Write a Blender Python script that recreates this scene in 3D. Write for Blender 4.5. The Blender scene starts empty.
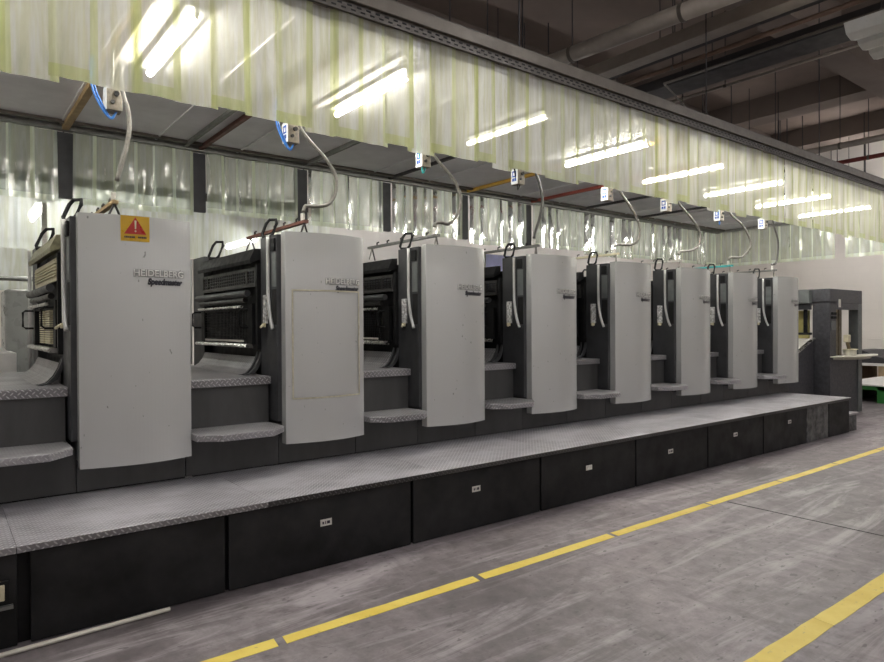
import bpy, math, random
from mathutils import Vector, Matrix
random.seed(7)
PI = math.pi
SC = bpy.context.scene
COL = SC.collection

# ---------------------------------------------------------------- materials
def newmat(name):
    m = bpy.data.materials.new(name); m.use_nodes = True
    nt = m.node_tree; nt.nodes.clear()
    out = nt.nodes.new('ShaderNodeOutputMaterial')
    return m, nt, out
def N(nt, t, **kw):
    n = nt.nodes.new(t)
    for k, v in kw.items():
        if k in n.inputs: n.inputs[k].default_value = v
        else: setattr(n, k, v)
    return n
def ramp(nt, src, stops):
    r = nt.nodes.new('ShaderNodeValToRGB')
    e = r.color_ramp.elements
    while len(e) < len(stops): e.new(0.5)
    for i, (p, c) in enumerate(stops):
        e[i].position = p
        e[i].color = (c, c, c, 1) if isinstance(c, (int, float)) else (*c, 1)
    nt.links.new(src, r.inputs[0]); return r.outputs[0]
def mixc(nt, fac, a, b, mode='MIX'):
    m = nt.nodes.new('ShaderNodeMix'); m.data_type = 'RGBA'; m.blend_type = mode
    def put(sock, v):
        if hasattr(v, 'is_output'): nt.links.new(v, sock)
        elif isinstance(v, (int, float)): sock.default_value = v
        else: sock.default_value = (*v, 1)
    put(m.inputs[0], fac); put(m.inputs[6], a); put(m.inputs[7], b)
    return m.outputs[2]
def noise(nt, scale, detail=4, rough=0.55, stretch=(1, 1, 1), dist=0.0):
    tc = nt.nodes.new('ShaderNodeTexCoord')
    mp = nt.nodes.new('ShaderNodeMapping'); mp.inputs['Scale'].default_value = stretch
    oi = nt.nodes.new('ShaderNodeObjectInfo'); sh = nt.nodes.new('ShaderNodeMath'); sh.operation = 'MULTIPLY'; sh.inputs[1].default_value = 60
    nt.links.new(oi.outputs['Random'], sh.inputs[0]); nt.links.new(sh.outputs[0], mp.inputs['Location'])
    nt.links.new(tc.outputs['Object'], mp.inputs[0])
    n = N(nt, 'ShaderNodeTexNoise', Scale=scale, Detail=detail, Roughness=rough, Distortion=dist)
    nt.links.new(mp.outputs[0], n.inputs['Vector'])
    return n.outputs['Fac']
def bump(nt, h, strength=0.3, distance=0.01):
    b = N(nt, 'ShaderNodeBump', Strength=strength, Distance=distance)
    nt.links.new(h, b.inputs['Height']); return b.outputs[0]

def simple(name, col, rough=0.5, metal=0.0, var=0.12, scale=6.0, spots=0.0, streak=False, spec=0.5, bmp=0.0):
    m, nt, out = newmat(name)
    p = N(nt, 'ShaderNodeBsdfPrincipled', Roughness=rough, Metallic=metal)
    p.inputs['Specular IOR Level'].default_value = spec
    n = noise(nt, scale, 5, 0.6, (1, 1, 0.25) if streak else (1, 1, 1))
    lo = tuple(c * (1 - var) for c in col); hi = tuple(min(1, c * (1 + var)) for c in col)
    c = mixc(nt, ramp(nt, n, [(0.3, 0.0), (0.7, 1.0)]), lo, hi)
    if spots:
        s = noise(nt, 42, 1, 0.4, (1, 1, .6))
        c = mixc(nt, ramp(nt, s, [(0.77, 0.0), (0.80, spots)]), c, tuple(x * .2 for x in col))

    nt.links.new(c, p.inputs['Base Color'])
    if not streak:
        r = ramp(nt, noise(nt, scale * 2.3, 4), [(0.3, max(0, rough - .08)), (0.7, min(1, rough + .1))])
        nt.links.new(r, p.inputs['Roughness'])
    if bmp: nt.links.new(bump(nt, noise(nt, 90, 3), bmp, .003), p.inputs['Normal'])
    nt.links.new(p.outputs[0], out.inputs[0])
    return m

def emissive(name, col, s):
    m, nt, out = newmat(name)
    e = N(nt, 'ShaderNodeEmission', Strength=s); e.inputs[0].default_value = (*col, 1)
    nt.links.new(e.outputs[0], out.inputs[0]); return m

def diamond(name, cell=0.027, base=(.50, .485, .52), dark=0.5):
    """tread plate: raised lozenges, alternate cells turned a quarter"""
    m, nt, out = newmat(name)
    L = nt.links
    tc = nt.nodes.new('ShaderNodeTexCoord')
    sp = nt.nodes.new('ShaderNodeSeparateXYZ')
    geo = nt.nodes.new('ShaderNodeNewGeometry')
    L.new(tc.outputs['Object'], sp.inputs[0])
    def M(op, a, b=None):
        n = nt.nodes.new('ShaderNodeMath'); n.operation = op
        for i, v in enumerate((a, b)):
            if v is None: continue
            if hasattr(v, 'is_output'): L.new(v, n.inputs[i])
            else: n.inputs[i].default_value = v
        return n.outputs[0]
    yz = M('ADD', sp.outputs[1], sp.outputs[2])          # same weave on the folded-down lip
    a = M('DIVIDE', M('ADD', sp.outputs[0], yz), cell * 1.414)
    b = M('DIVIDE', M('SUBTRACT', sp.outputs[0], yz), cell * 1.414)
    fa, fb = M('FLOOR', a), M('FLOOR', b)
    par = M('MODULO', M('ABSOLUTE', M('ADD', fa, fb)), 2.0)
    ua = M('SUBTRACT', M('SUBTRACT', a, fa), 0.5); ub = M('SUBTRACT', M('SUBTRACT', b, fb), 0.5)
    def ell(u, v): return M('ADD', M('POWER', M('DIVIDE', M('ABSOLUTE', u), 0.52), 2.0), M('POWER', M('DIVIDE', M('ABSOLUTE', v), 0.17), 2.0))
    e1, e2 = ell(ua, ub), ell(ub, ua)
    mx = nt.nodes.new('ShaderNodeMix'); mx.data_type = 'FLOAT'
    L.new(par, mx.inputs[0]); L.new(e1, mx.inputs[2]); L.new(e2, mx.inputs[3])
    h = ramp(nt, mx.outputs[0], [(0.0, 1.0), (0.55, .8), (1.0, 0.0)])
    wear_shade = noise(nt, 1.3, 7, .68, (1, 1.6, 1))  # wear, with patchy shade painted into the plate colour
    lo = tuple(c * dark for c in base)
    c0 = mixc(nt, ramp(nt, wear_shade, [(.38, 0.), (.62, 1.)]), lo, base)
    hi = tuple(min(1, c * 1.3) for c in base)
    c1 = mixc(nt, h, c0, hi)
    p = N(nt, 'ShaderNodeBsdfPrincipled', Roughness=0.42, Metallic=0.4)
    L.new(c1, p.inputs['Base Color'])
    L.new(bump(nt, h, 0.6, 0.004), p.inputs['Normal'])
    L.new(p.outputs[0], out.inputs[0])
    return m

def pvc(name, tint=(.90, .91, .78), haze=(.25, .55), hcol=(.86, .87, .72), refl=.9, crinkle=.25, blur=.35, grough=.12):
    m, nt, out = newmat(name); L = nt.links
    tr = N(nt, 'ShaderNodeBsdfTransparent'); tr.inputs[0].default_value = (*tint, 1)
    tl = N(nt, 'ShaderNodeBsdfTranslucent'); tl.inputs[0].default_value = (*hcol, 1)
    df = N(nt, 'ShaderNodeBsdfDiffuse'); df.inputs[0].default_value = (*hcol, 1)
    gl = N(nt, 'ShaderNodeBsdfGlossy', Roughness=grough)
    bn = bump(nt, noise(nt, 7, 4, .6, (1.6, 1.6, .5), .6), crinkle, .03)
    for s in (gl,): L.new(bn, s.inputs['Normal'])
    m1 = N(nt, 'ShaderNodeMixShader', Fac=.35); L.new(tl.outputs[0], m1.inputs[1]); L.new(df.outputs[0], m1.inputs[2])
    stn = noise(nt, 22, 3, .6, (1, 1, .05))
    sc_ = mixc(nt, ramp(nt, stn, [(.4, 0.), (.62, 1.)]), tuple(c * .90 for c in hcol[:2]) + (hcol[2] * .80,), tuple(min(1, c * 1.05) for c in hcol[:2]) + (min(1, hcol[2] * 1.16),))
    L.new(sc_, tl.inputs[0]); L.new(sc_, df.inputs[0])
    hz = ramp(nt, noise(nt, 3.0, 6, .65, (3, 3, .5), .4), [(.3, haze[0]), (.72, haze[1])])
    # a slanting line of sight crosses more of the cloudy film
    ge = nt.nodes.new('ShaderNodeNewGeometry'); dt = N(nt, 'ShaderNodeVectorMath', operation='DOT_PRODUCT')
    L.new(ge.outputs['Incoming'], dt.inputs[0]); L.new(ge.outputs['Normal'], dt.inputs[1])
    def mt(op, a, b=None):
        n = N(nt, 'ShaderNodeMath', operation=op)
        for q, v in enumerate((a, b)):
            if v is None: continue
            if hasattr(v, 'is_output'): L.new(v, n.inputs[q])
            else: n.inputs[q].default_value = v
        return n.outputs[0]
    inv = mt('DIVIDE', 1.0, mt('MAXIMUM', mt('ABSOLUTE', dt.outputs['Value']), .22))
    hz = mt('SUBTRACT', 1.0, mt('POWER', mt('SUBTRACT', 1.0, hz), inv))
    m2 = N(nt, 'ShaderNodeMixShader'); L.new(hz, m2.inputs[0])
    rf = N(nt, 'ShaderNodeBsdfRefraction', Roughness=.4, IOR=1.02); rf.inputs[0].default_value = (*tint, 1)
    mr = N(nt, 'ShaderNodeMixShader', Fac=blur); L.new(tr.outputs[0], mr.inputs[1]); L.new(rf.outputs[0], mr.inputs[2])
    L.new(mr.outputs[0], m2.inputs[1]); L.new(m1.outputs[0], m2.inputs[2])
    fr = N(nt, 'ShaderNodeFresnel', IOR=1.45); L.new(bn, fr.inputs['Normal'])
    mu = N(nt, 'ShaderNodeMath', operation='MULTIPLY'); L.new(fr.outputs[0], mu.inputs[0]); mu.inputs[1].default_value = refl
    m3 = N(nt, 'ShaderNodeMixShader'); L.new(mu.outputs[0], m3.inputs[0]); L.new(m2.outputs[0], m3.inputs[1]); L.new(gl.outputs[0], m3.inputs[2])
    L.new(m3.outputs[0], out.inputs[0])
    return m

def floor_mat():
    m, nt, out = newmat('stained_concrete'); L = nt.links
    big = noise(nt, .55, 8, .62, (1, 1, 1), .5)
    c = mixc(nt, ramp(nt, big, [(.32, 0.), (.68, 1.)]), (.12, .103, .108), (.31, .272, .287))
    fine = noise(nt, 9, 8, .7)
    c = mixc(nt, .8, c, ramp(nt, fine, [(.3, .3), (.7, .74)]), 'OVERLAY')
    smear = noise(nt, 1.6, 6, .7, (.35, 2.4, 1), 1.2)
    c = mixc(nt, ramp(nt, smear, [(.50, 0.), (.66, .75)]), c, (.44, .40, .42))
    pits = noise(nt, 14, 3, .5, (1, 2, 1))
    c = mixc(nt, ramp(nt, pits, [(.64, 0.), (.70, .7)]), c, (.09, .08, .085))
    sm2 = noise(nt, .9, 6, .75, (1.5, .6, 1), 1.5)
    c = mixc(nt, ramp(nt, sm2, [(.5, 0.), (.64, .55)]), c, (.13, .115, .12))
    p = N(nt, 'ShaderNodeBsdfPrincipled'); L.new(c, p.inputs['Base Color'])
    L.new(ramp(nt, big, [(.3, .42), (.7, .62)]), p.inputs['Roughness'])
    L.new(bump(nt, fine, .12, .004), p.inputs['Normal'])
    L.new(p.outputs[0], out.inputs[0]); return m

def tape_mat():
    m, nt, out = newmat('worn_yellow_tape'); L = nt.links
    n = noise(nt, 26, 5, .65, (.7, 1, 1)); n2 = noise(nt, 4, 4, .6)
    c = mixc(nt, ramp(nt, n2, [(.3, 0.), (.7, 1.)]), (.74, .55, .08), (.86, .70, .16))
    c = mixc(nt, ramp(nt, n, [(.62, 0.), (.72, .75)]), c, (.38, .31, .16))
    p = N(nt, 'ShaderNodeBsdfPrincipled', Roughness=.5); L.new(c, p.inputs['Base Color'])
    L.new(p.outputs[0], out.inputs[0]); return m

def brick_wall(name, col):
    m, nt, out = newmat(name); L = nt.links
    tc = nt.nodes.new('ShaderNodeTexCoord'); sp = nt.nodes.new('ShaderNodeSeparateXYZ'); cb = nt.nodes.new('ShaderNodeCombineXYZ')
    L.new(tc.outputs['Object'], sp.inputs[0])
    ad = N(nt, 'ShaderNodeMath', operation='ADD'); L.new(sp.outputs[0], ad.inputs[0]); L.new(sp.outputs[1], ad.inputs[1])
    L.new(ad.outputs[0], cb.inputs[0]); L.new(sp.outputs[2], cb.inputs[1])
    b = nt.nodes.new('ShaderNodeTexBrick'); b.inputs['Scale'].default_value = 1.0
    b.inputs['Brick Width'].default_value = .4; b.inputs['Row Height'].default_value = .2; b.inputs['Mortar Size'].default_value = .008
    b.inputs['Color1'].default_value = (*col, 1); b.inputs['Color2'].default_value = (*[c * .97 for c in col], 1)
    b.inputs['Mortar'].default_value = (*[c * .965 for c in col], 1)
    L.new(cb.outputs[0], b.inputs['Vector'])
    c = mixc(nt, ramp(nt, noise(nt, 1.2, 6, .6), [(.3, 0.), (.7, .25)]), b.outputs['Color'], tuple(x * .8 for x in col))
    p = N(nt, 'ShaderNodeBsdfPrincipled', Roughness=.8); L.new(c, p.inputs['Base Color'])
    L.new(bump(nt, b.outputs['Fac'], -.05, .002), p.inputs['Normal'])
    L.new(p.outputs[0], out.inputs[0]); return m

M = {}
M['panel'] = simple('light_grey_metallic_paint', (.57, .575, .57), .26, .42, .02, 1.6, spots=.6, streak=True)
M['frame'] = simple('dark_grey_enamel', (.052, .053, .057), .42, .1, .25, 4, spec=.3)
M['plinth'] = simple('plinth_grey_paint', (.062, .062, .063), .42, .1, .2, 5, streak=True)
M['black'] = simple('black_enamel', (.010, .010, .011), .5, .0, .3, 7, spec=.2)
M['kick'] = simple('scuffed_black_board', (.016, .016, .017), .55, .0, .6, 3, spec=.25)
M['scuffed'] = simple('scraped_board_paint', (.09, .09, .09), .6, .0, .9, 9)
M['dark_metal'] = simple('dark_bare_metal', (.04, .038, .038), .4, .3, .2, 9)
M['bright_metal'] = simple('bright_steel', (.55, .54, .52), .28, .9, .1, 12)
M['white_paint'] = simple('white_pipe_paint', (.52, .52, .51), .35, .1, .06, 8)
M['grid_back'] = simple('dark_blue_black', (.018, .020, .030), .35, .2, .2, 6)  # dark blue backing behind the guard wires
M['cream'] = simple('cream_plastic', (.62, .57, .40), .5, 0, .12, 14)
M['olive'] = simple('grimy_olive_cover', (.22, .21, .13), .5, .1, .4, 20)
M['tread'] = diamond('tread_plate')
M['lip'] = diamond('shaded_lip_plate', .028, (.075, .072, .075), .4)  # unlit front of the lip painted as a darker plate
M['deck'] = diamond('deck_tread_plate', .028, (.34, .33, .345), .5)
M['floor'] = floor_mat()
M['tape'] = tape_mat()
M['wall'] = brick_wall('painted_block_wall', (.82, .78, .73))
M['ceiling'] = simple('smoky_concrete', (.20, .155, .13), .9, 0, .15, .8)
M['ceil_beam'] = simple('smoky_concrete_beam', (.15, .118, .10), .9, 0, .15, 1)
M['duct'] = simple('grey_duct_metal', (.32, .285, .25), .5, .3, .15, 3)
M['dark_steel'] = simple('dark_steel_truss', (.045, .042, .045), .6, .2, .2, 3)
M['brown_pipe'] = simple('reddish_brown_pipe', (.14, .085, .06), .5, .1, .2, 5)
M['red_pipe'] = simple('red_sprinkler_pipe', (.16, .03, .025), .5, .1, .2, 5)
M['roof'] = simple('grey_roof_sheet', (.78, .77, .79), .6, .1, .12, 2)
M['rail'] = simple('galvanised_rail', (.12, .105, .09), .5, .4, .15, 6)
M['slot'] = simple('slotted_angle_steel', (.085, .076, .068), .5, .4, .2, 10)
M['hole'] = simple('slot_hole_black', (.006, .006, .006), .9, 0, .1, 5)
M['pvc_front'] = pvc('yellowed_clear_pvc', (.90, .90, .84), (.42, .70), (.52, .515, .44), .12, .2, .0, .35)
M['pvc_edge'] = pvc('yellowed_strip_edge_pvc', (.86, .87, .60), (.42, .68), (.46, .48, .29), .15, .2, .0, .35)
M['pvc_back'] = pvc('green_tinted_clear_pvc', (.86, .91, .84), (.20, .38), (.66, .74, .62), .9, .15, .1, .11)
M['pvc_back_edge'] = pvc('green_strip_edge_pvc', (.84, .90, .80), (.5, .7), (.84, .92, .76), 1.0, .15, .1, .08)
M['pvc_far'] = pvc('pale_clear_pvc', (.90, .93, .90), (.35, .6), (.90, .94, .88), .8, .25, .3, .2)
M['tube_light'] = emissive('fluorescent_glow', (1.0, .97, .88), 50)
M['wall_fill_light'] = emissive('right_wall_fill_glow', (1.0, .96, .93), 70)  # glow of the lamps added to brighten the right wall
M['rear_light'] = emissive('rear_tube_glow', (1.0, .99, .93), 40)
M['dim_light'] = emissive('failing_tube_glow', (1.0, .98, .86), 6)
M['added_hall_light'] = emissive('added_hall_glow', (1.0, .99, .99), 34)  # glow of the lamps added above both aisles
M['wood_yellow'] = simple('yellow_painted_bar', (.62, .38, .06), .5, 0, .15, 9)
M['wood_tan'] = simple('tan_timber_bar', (.42, .30, .15), .6, 0, .2, 12)
M['rust'] = simple('rusty_brown_bar', (.15, .06, .045), .6, .1, .3, 14)
M['red_bar'] = simple('red_oxide_bar', (.30, .07, .05), .55, .1, .2, 14)
M['grey_bar'] = simple('grey_steel_bar', (.20, .20, .19), .5, .4, .2, 12)
M['hose'] = simple('grey_sheathed_hose', (.16, .15, .135), .5, .1, .35, 40)
M['dark_hose'] = simple('dark_sheathed_hose', (.07, .068, .065), .5, .1, .35, 40)
M['blue'] = simple('blue_air_tube', (.05, .20, .62), .35, 0, .15, 10)
M['teal'] = simple('teal_air_tube', (.05, .36, .36), .35, 0, .15, 10)
M['box_white'] = simple('white_valve_box', (.80, .81, .82), .4, 0, .03, 10)
M['box_tan'] = simple('grimy_beige_box', (.24, .21, .17), .6, 0, .3, 30)
M['print_blue'] = simple('blue_print', (.03, .09, .40), .5, 0, .1, 10)
M['sign_yellow'] = simple('sign_yellow', (.55, .33, .02), .3, 0, .06, 10)
M['sign_red'] = simple('sign_red', (.42, .025, .02), .3, 0, .08, 10)
M['ink'] = simple('dark_ink', (.03, .02, .04), .4, 0, .1, 10)
M['ink_blue'] = simple('dark_blue_ink', (.014, .014, .022), .4, 0, .1, 10)
M['badge'] = simple('chrome_badge', (.60, .60, .58), .35, .4, .1, 30)
M['badge_edge'] = simple('dark_badge_edge', (.20, .20, .20), .4, .4, .1, 30)
M['sticker'] = simple('grubby_white_sticker', (.62, .60, .56), .6, 0, .2, 60)
M['tape_frame'] = simple('yellowed_masking_tape', (.42, .39, .29), .6, 0, .2, 30)
M['plate_white'] = simple('inked_white_plate', (.62, .60, .57), .45, .1, .8, 45)
M['violet'] = simple('pale_violet_sheet', (.50, .50, .88), .4, 0, .15, 6)
M['wrap'] = simple('grey_plastic_wrap', (.30, .31, .30), .3, 0, .15, 4, bmp=.4)
M['paper'] = simple('white_paper', (.80, .79, .77), .7, 0, .06, 12)
M['timber'] = simple('raw_pallet_timber', (.40, .29, .18), .7, 0, .2, 12)
M['green'] = simple('green_plastic_pallet', (.03, .20, .04), .5, 0, .2, 6)
M['charcoal'] = simple('charcoal_sheet', (.03, .03, .035), .6, 0, .3, 6)
M['rod'] = simple('cream_plastic_rod', (.80, .77, .68), .4, 0, .04, 6)
M['del'] = simple('dark_speckled_enamel', (.062, .062, .070), .45, .1, .3, 18)
M['del_grey'] = simple('mid_grey_enamel', (.13, .14, .14), .45, .1, .15, 8)
M['bronze'] = simple('bronze_grey_panel', (.20, .16, .10), .5, .2, .25, 8)
M['tray'] = simple('ivory_tray', (.62, .59, .50), .4, 0, .05, 6)
M['yellow_light'] = simple('painted_yellow_glow', (.62, .55, .22), .4, 0, .15, 10)

# ---------------------------------------------------------------- mesh builder
class MB:
    def __init__(s): s.v = []; s.f = []; s.mi = []
    def add(s, vs, fs, mi=0):
        o = len(s.v); s.v += [tuple(map(float, v)) for v in vs]; s.f += [tuple(i + o for i in f) for f in fs]; s.mi += [mi] * len(fs)
        return s
    def box(s, x0, x1, y0, y1, z0, z1, mi=0):
        vs = [(x, y, z) for x in (x0, x1) for y in (y0, y1) for z in (z0, z1)]
        return s.add(vs, [(0, 1, 3, 2), (4, 6, 7, 5), (0, 4, 5, 1), (2, 3, 7, 6), (0, 2, 6, 4), (1, 5, 7, 3)], mi)
    def prism(s, poly, a0, a1, axis='z', mi=0):
        """poly: 2D outline; extruded along axis. axis z->(x,y) x->(y,z) y->(x,z)"""
        def P(p, a):
            return {'z': (p[0], p[1], a), 'x': (a, p[0], p[1]), 'y': (p[0], a, p[1])}[axis]
        n = len(poly)
        vs = [P(p, a0) for p in poly] + [P(p, a1) for p in poly]
        fs = [tuple(range(n)), tuple(range(2 * n - 1, n - 1, -1))]
        fs += [(i, i + n, (i + 1) % n + n, (i + 1) % n) for i in range(n)]
        return s.add(vs, fs, mi)
    def tube(s, pts, r, seg=8, mi=0, closed=False):
        pts = [Vector(p) for p in pts]
        n = len(pts); rings = []
        for i, p in enumerate(pts):
            a = pts[i - 1] if (i > 0 or closed) else p
            b = pts[(i + 1) % n] if (i < n - 1 or closed) else p
            d = (b - a).normalized()
            up = Vector((0, 0, 1)) if abs(d.z) < .9 else Vector((1, 0, 0))
            u = d.cross(up).normalized(); w = d.cross(u)
            rr = r[i] if isinstance(r, (list, tuple)) else r
            rings.append([p + (u * math.cos(2 * PI * k / seg) + w * math.sin(2 * PI * k / seg)) * rr for k in range(seg)])
        vs = [q for ring in rings for q in ring]; fs = []
        m = n if closed else n - 1
        for i in range(m):
            j = (i + 1) % n
            # match the seam where the frame flips
            off = 0
            if rings:
                off = min(range(seg), key=lambda o: (rings[j][o] - rings[i][0]).length)
            sgn = 1 if (rings[j][(off + 1) % seg] - rings[i][1]).length <= (rings[j][(off - 1) % seg] - rings[i][1]).length else -1
            for k in range(seg):
                k2 = (k + 1) % seg
                fs.append((i * seg + k, i * seg + k2, j * seg + (off + sgn * (k + 1)) % seg, j * seg + (off + sgn * k) % seg))
        if not closed:
            fs.append(tuple(range(seg - 1, -1, -1))); fs.append(tuple(range((n - 1) * seg, n * seg)))
        return s.add(vs, fs, mi)
    def build(s, name, mat, parent=None, loc=None, smooth=False, bevel=0.0):
        me = bpy.data.meshes.new(name); 
        o0 = Vector(loc) if loc is not None else Vector((0, 0, 0))
        me.from_pydata([tuple(Vector(v) - o0) for v in s.v], [], s.f)
        mats = mat if isinstance(mat, (list, tuple)) else [mat]
        for m in mats: me.materials.append(M[m] if isinstance(m, str) else m)
        for i, p in enumerate(me.polygons): p.material_index = s.mi[i]; p.use_smooth = smooth
        me.validate(); me.update()
        import bmesh
        bm = bmesh.new(); bm.from_mesh(me); bmesh.ops.recalc_face_normals(bm, faces=bm.faces); bm.to_mesh(me); bm.free()
        ob = bpy.data.objects.new(name, me); COL.objects.link(ob)
        if parent is not None: ob.parent = parent
        elif loc is not None: ob.location = loc
        if bevel:
            b = ob.modifiers.new('bevel', 'BEVEL'); b.width = bevel; b.segments = 2; b.limit_method = 'ANGLE'; b.angle_limit = math.radians(40)
        return ob

def tag(o, label=None, cat=None, group=None, kind=None):
    if label: o['label'] = label
    if cat: o['category'] = cat
    if group: o['group'] = group
    if kind: o['kind'] = kind
    return o
def empty(name, loc):
    o = bpy.data.objects.new(name, None); o.empty_display_size = .1; o.location = loc; COL.objects.link(o); return o
def struct(name, mb, mat, **k):
    o = mb.build(name, mat, **k); o['kind'] = 'structure'; return o
def smoothpath(pts, n=6):
    """Catmull-Rom through the points"""
    P = [Vector(p) for p in pts]; P = [P[0] * 2 - P[1]] + P + [P[-1] * 2 - P[-2]]
    out = []
    for i in range(1, len(P) - 2):
        a, b, c, d = P[i - 1:i + 3]
        for k in range(n):
            t = k / n
            out.append(.5 * ((2 * b) + (c - a) * t + (2 * a - 5 * b + 4 * c - d) * t * t + (3 * b - a - 3 * c + d) * t ** 3))
    out.append(P[-2]); return out

# ---------------------------------------------------------------- camera
cam_d = bpy.data.cameras.new('camera'); cam = bpy.data.objects.new('camera', cam_d); COL.objects.link(cam)
cam_d.sensor_width = 36; cam_d.lens = 36 * 649 / 884
rx = Vector((.790, -.613, -.005)).normalized(); bz = Vector((-.6132, -.7899, .0071)).normalized()
up = bz.cross(rx).normalized(); rx = up.cross(bz)
cam.matrix_world = Matrix(((rx.x, up.x, bz.x, 0), (rx.y, up.y, bz.y, 0), (rx.z, up.z, bz.z, 1.6), (0, 0, 0, 1)))
cam_d.clip_end = 100; SC.camera = cam

# ---------------------------------------------------------------- room shell
X0, X1, Y0, Y1, ZC = -5.0, 20.0, -5.0, 11.5, 6.6
struct('floor', MB().box(X0, X1, Y0, Y1, -.2, 0), 'floor')
struct('ceiling', MB().box(X0, X1, Y0, Y1, ZC, ZC + .2), 'ceiling')
struct('wall_right', MB().box(X1, X1 + .2, Y0, Y1, 0, ZC), 'wall')
struct('wall_back', MB().box(X0, X1, Y1, Y1 + .2, 0, ZC), 'wall')
struct('wall_left', MB().box(X0 - .2, X0, Y0, Y1, 0, ZC), 'wall')
struct('wall_front', MB().box(X0, X1, Y0 - .2, Y0, 0, ZC), 'wall')
k = 1
for x in (11.2, 14.3, 17.4):
    struct('trim_%d' % k, MB().box(x, x + .55, Y0, Y1, ZC - .45, ZC), 'ceil_beam'); k += 1
for y in (4.2, 8.2):
    struct('trim_%d' % k, MB().box(X0, X1, y, y + .5, ZC - .65, ZC), 'ceil_beam'); k += 1

# floor seam and marking tape
struct('trim_%d' % k, MB().box(5.62, 5.635, 1.9 - 6.5, 3.05, .0, .0012), 'hole'); k += 1
def tape(segs, y0, y1, lab, grp):
    for i, (a, b) in enumerate(segs):
        n = max(3, int((b - a) / .12)); top = []; bot = []
        for j in range(n + 1):
            x = a + (b - a) * j / n
            top.append((x + (.012 if j in (0, n) else 0), y1 + random.uniform(-.004, .004))); bot.append((x, y0 + random.uniform(-.003, .003)))
        o = MB().prism(bot + top[::-1], .0, .002).build('floor_tape', 'tape', loc=((a + b) / 2, (y0 + y1) / 2, 0))
        tag(o, lab(i), 'floor marking', grp)
ords = ['first', 'second', 'third', 'fourth', 'fifth', 'sixth', 'seventh', 'eighth', 'ninth', 'tenth']
segs = [(-.02, 1.335), (1.38, 2.675), (2.72, 4.03), (4.07, 5.40), (5.43, 6.75), (6.78, 8.1), (8.13, 9.45), (9.48, 10.8), (10.83, 12.1)]
tape(segs, 3.07, 3.155, lambda i: 'yellow tape strip on the floor beside the press, %s from the photo\'s lower left' % ords[i], 'yellow tape strips beside the press')
tape([(2.2, 3.74), (3.745, 5.2)], 1.44, 1.55, lambda i: ['yellow tape strip in the lower right corner, nearer piece', 'yellow tape strip in the lower right corner, farther piece'][i], 'yellow tape strips in the lower right corner')

o = MB().tube([(.05, 3.79, .014), (1.02, 3.83, .014)], .012, 10).build('plastic_rod', 'rod', loc=(.5, 3.81, 0), smooth=True)
tag(o, 'thin cream rod lying on the floor against the black walkway boards', 'rod')

# ---------------------------------------------------------------- walkway
def zt(x): return .510 + .0008 * max(0, x)
walk = empty('walkway', (5.3, 4.3, 0))
tag(walk, 'long raised walkway of diamond tread plate with black boards along the press', 'walkway')
wl = walk.location
edges = [-1.0, .30, 1.62, 2.97, 4.30, 5.65, 7.0, 8.3, 9.6, 10.66]
for a, b in zip(edges[:-1], edges[1:]):
    mb = MB(); za, zb = zt(a), zt(b); g = .0015
    prof = [(4.86, 0), (3.875, 0), (3.87, -.003), (3.87, -.02), (4.86, -.02)]
    vs = [(a + g, y, za + z) for y, z in prof] + [(b - g, y, zb + z) for y, z in prof]
    n = len(prof)
    mb.add(vs, [tuple(range(n))] + [tuple(range(2 * n - 1, n - 1, -1))] + [(i, i + n, (i + 1) % n + n, (i + 1) % n) for i in range(n)])
    mb.build('tread_plate', 'tread', walk, loc=wl)
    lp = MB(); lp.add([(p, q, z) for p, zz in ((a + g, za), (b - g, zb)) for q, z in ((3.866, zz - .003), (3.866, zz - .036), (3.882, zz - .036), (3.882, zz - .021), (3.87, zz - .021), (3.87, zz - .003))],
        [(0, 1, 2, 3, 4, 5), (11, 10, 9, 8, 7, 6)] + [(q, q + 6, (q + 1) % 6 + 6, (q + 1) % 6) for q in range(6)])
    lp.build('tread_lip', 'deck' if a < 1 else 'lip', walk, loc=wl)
bd = [-.98, .315, 1.365, 2.73, 4.08, 5.43, 6.75, 8.02, 9.22, 9.92, 10.64]
MB().box(-1, 10.6, 3.93, 4.86, 0.0, .46).build('inner_frame', 'black', walk, loc=wl)
for i, (a, b) in enumerate(zip(bd[:-1], bd[1:])):
    mb = MB(); g = .012 if i != 1 else .045
    mb.box(a + g, b - .012, 3.885, 3.905, .006, min(zt(a), zt(b)) - .04)
    ob = mb.build('kick_board', 'scuffed' if i == 8 else 'kick', walk, loc=wl, bevel=.003)
    if i == 8: ob['label'] = 'black board with pale scrape marks'
    if i >= 1 and i != 9 or i == 9:
        cx = {1: None, 2: 2.03, 3: 3.35, 4: 4.72, 5: 6.03, 6: 7.35, 7: 8.72}.get(i)
        if cx:
            z = {2: .30, 3: .315, 4: .295, 5: .285, 6: .32, 7: .34}[i]
            s = MB().box(cx - .042, cx + .042, 3.882, 3.885, z - .022, z + .022).build('sticker', 'sticker', ob, loc=wl)
            s['label'] = 'small grubby white sticker'
            m2 = MB()
            for q, wq in ((-.028, .012), (-.008, .006), (.006, .022)): m2.box(cx + q, cx + q + wq, 3.8812, 3.882, z - .010, z + .010 - abs(q) * .1)
            m2.build('sticker_lettering', 'ink', ob, loc=wl) if i != 4 else None
MB().box(.02, .285, 3.86, 3.885, .205, .222).build('board_rail', 'grey_bar', walk, loc=wl)
sk = MB().box(.1, .268, 3.87, 3.887, .235, .345); sk.build('socket_recess', 'hole', walk, loc=wl)
MB().box(.13, .25, 3.863, 3.875, .25, .33).build('socket', 'cream', walk, loc=wl, bevel=.004)

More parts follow.
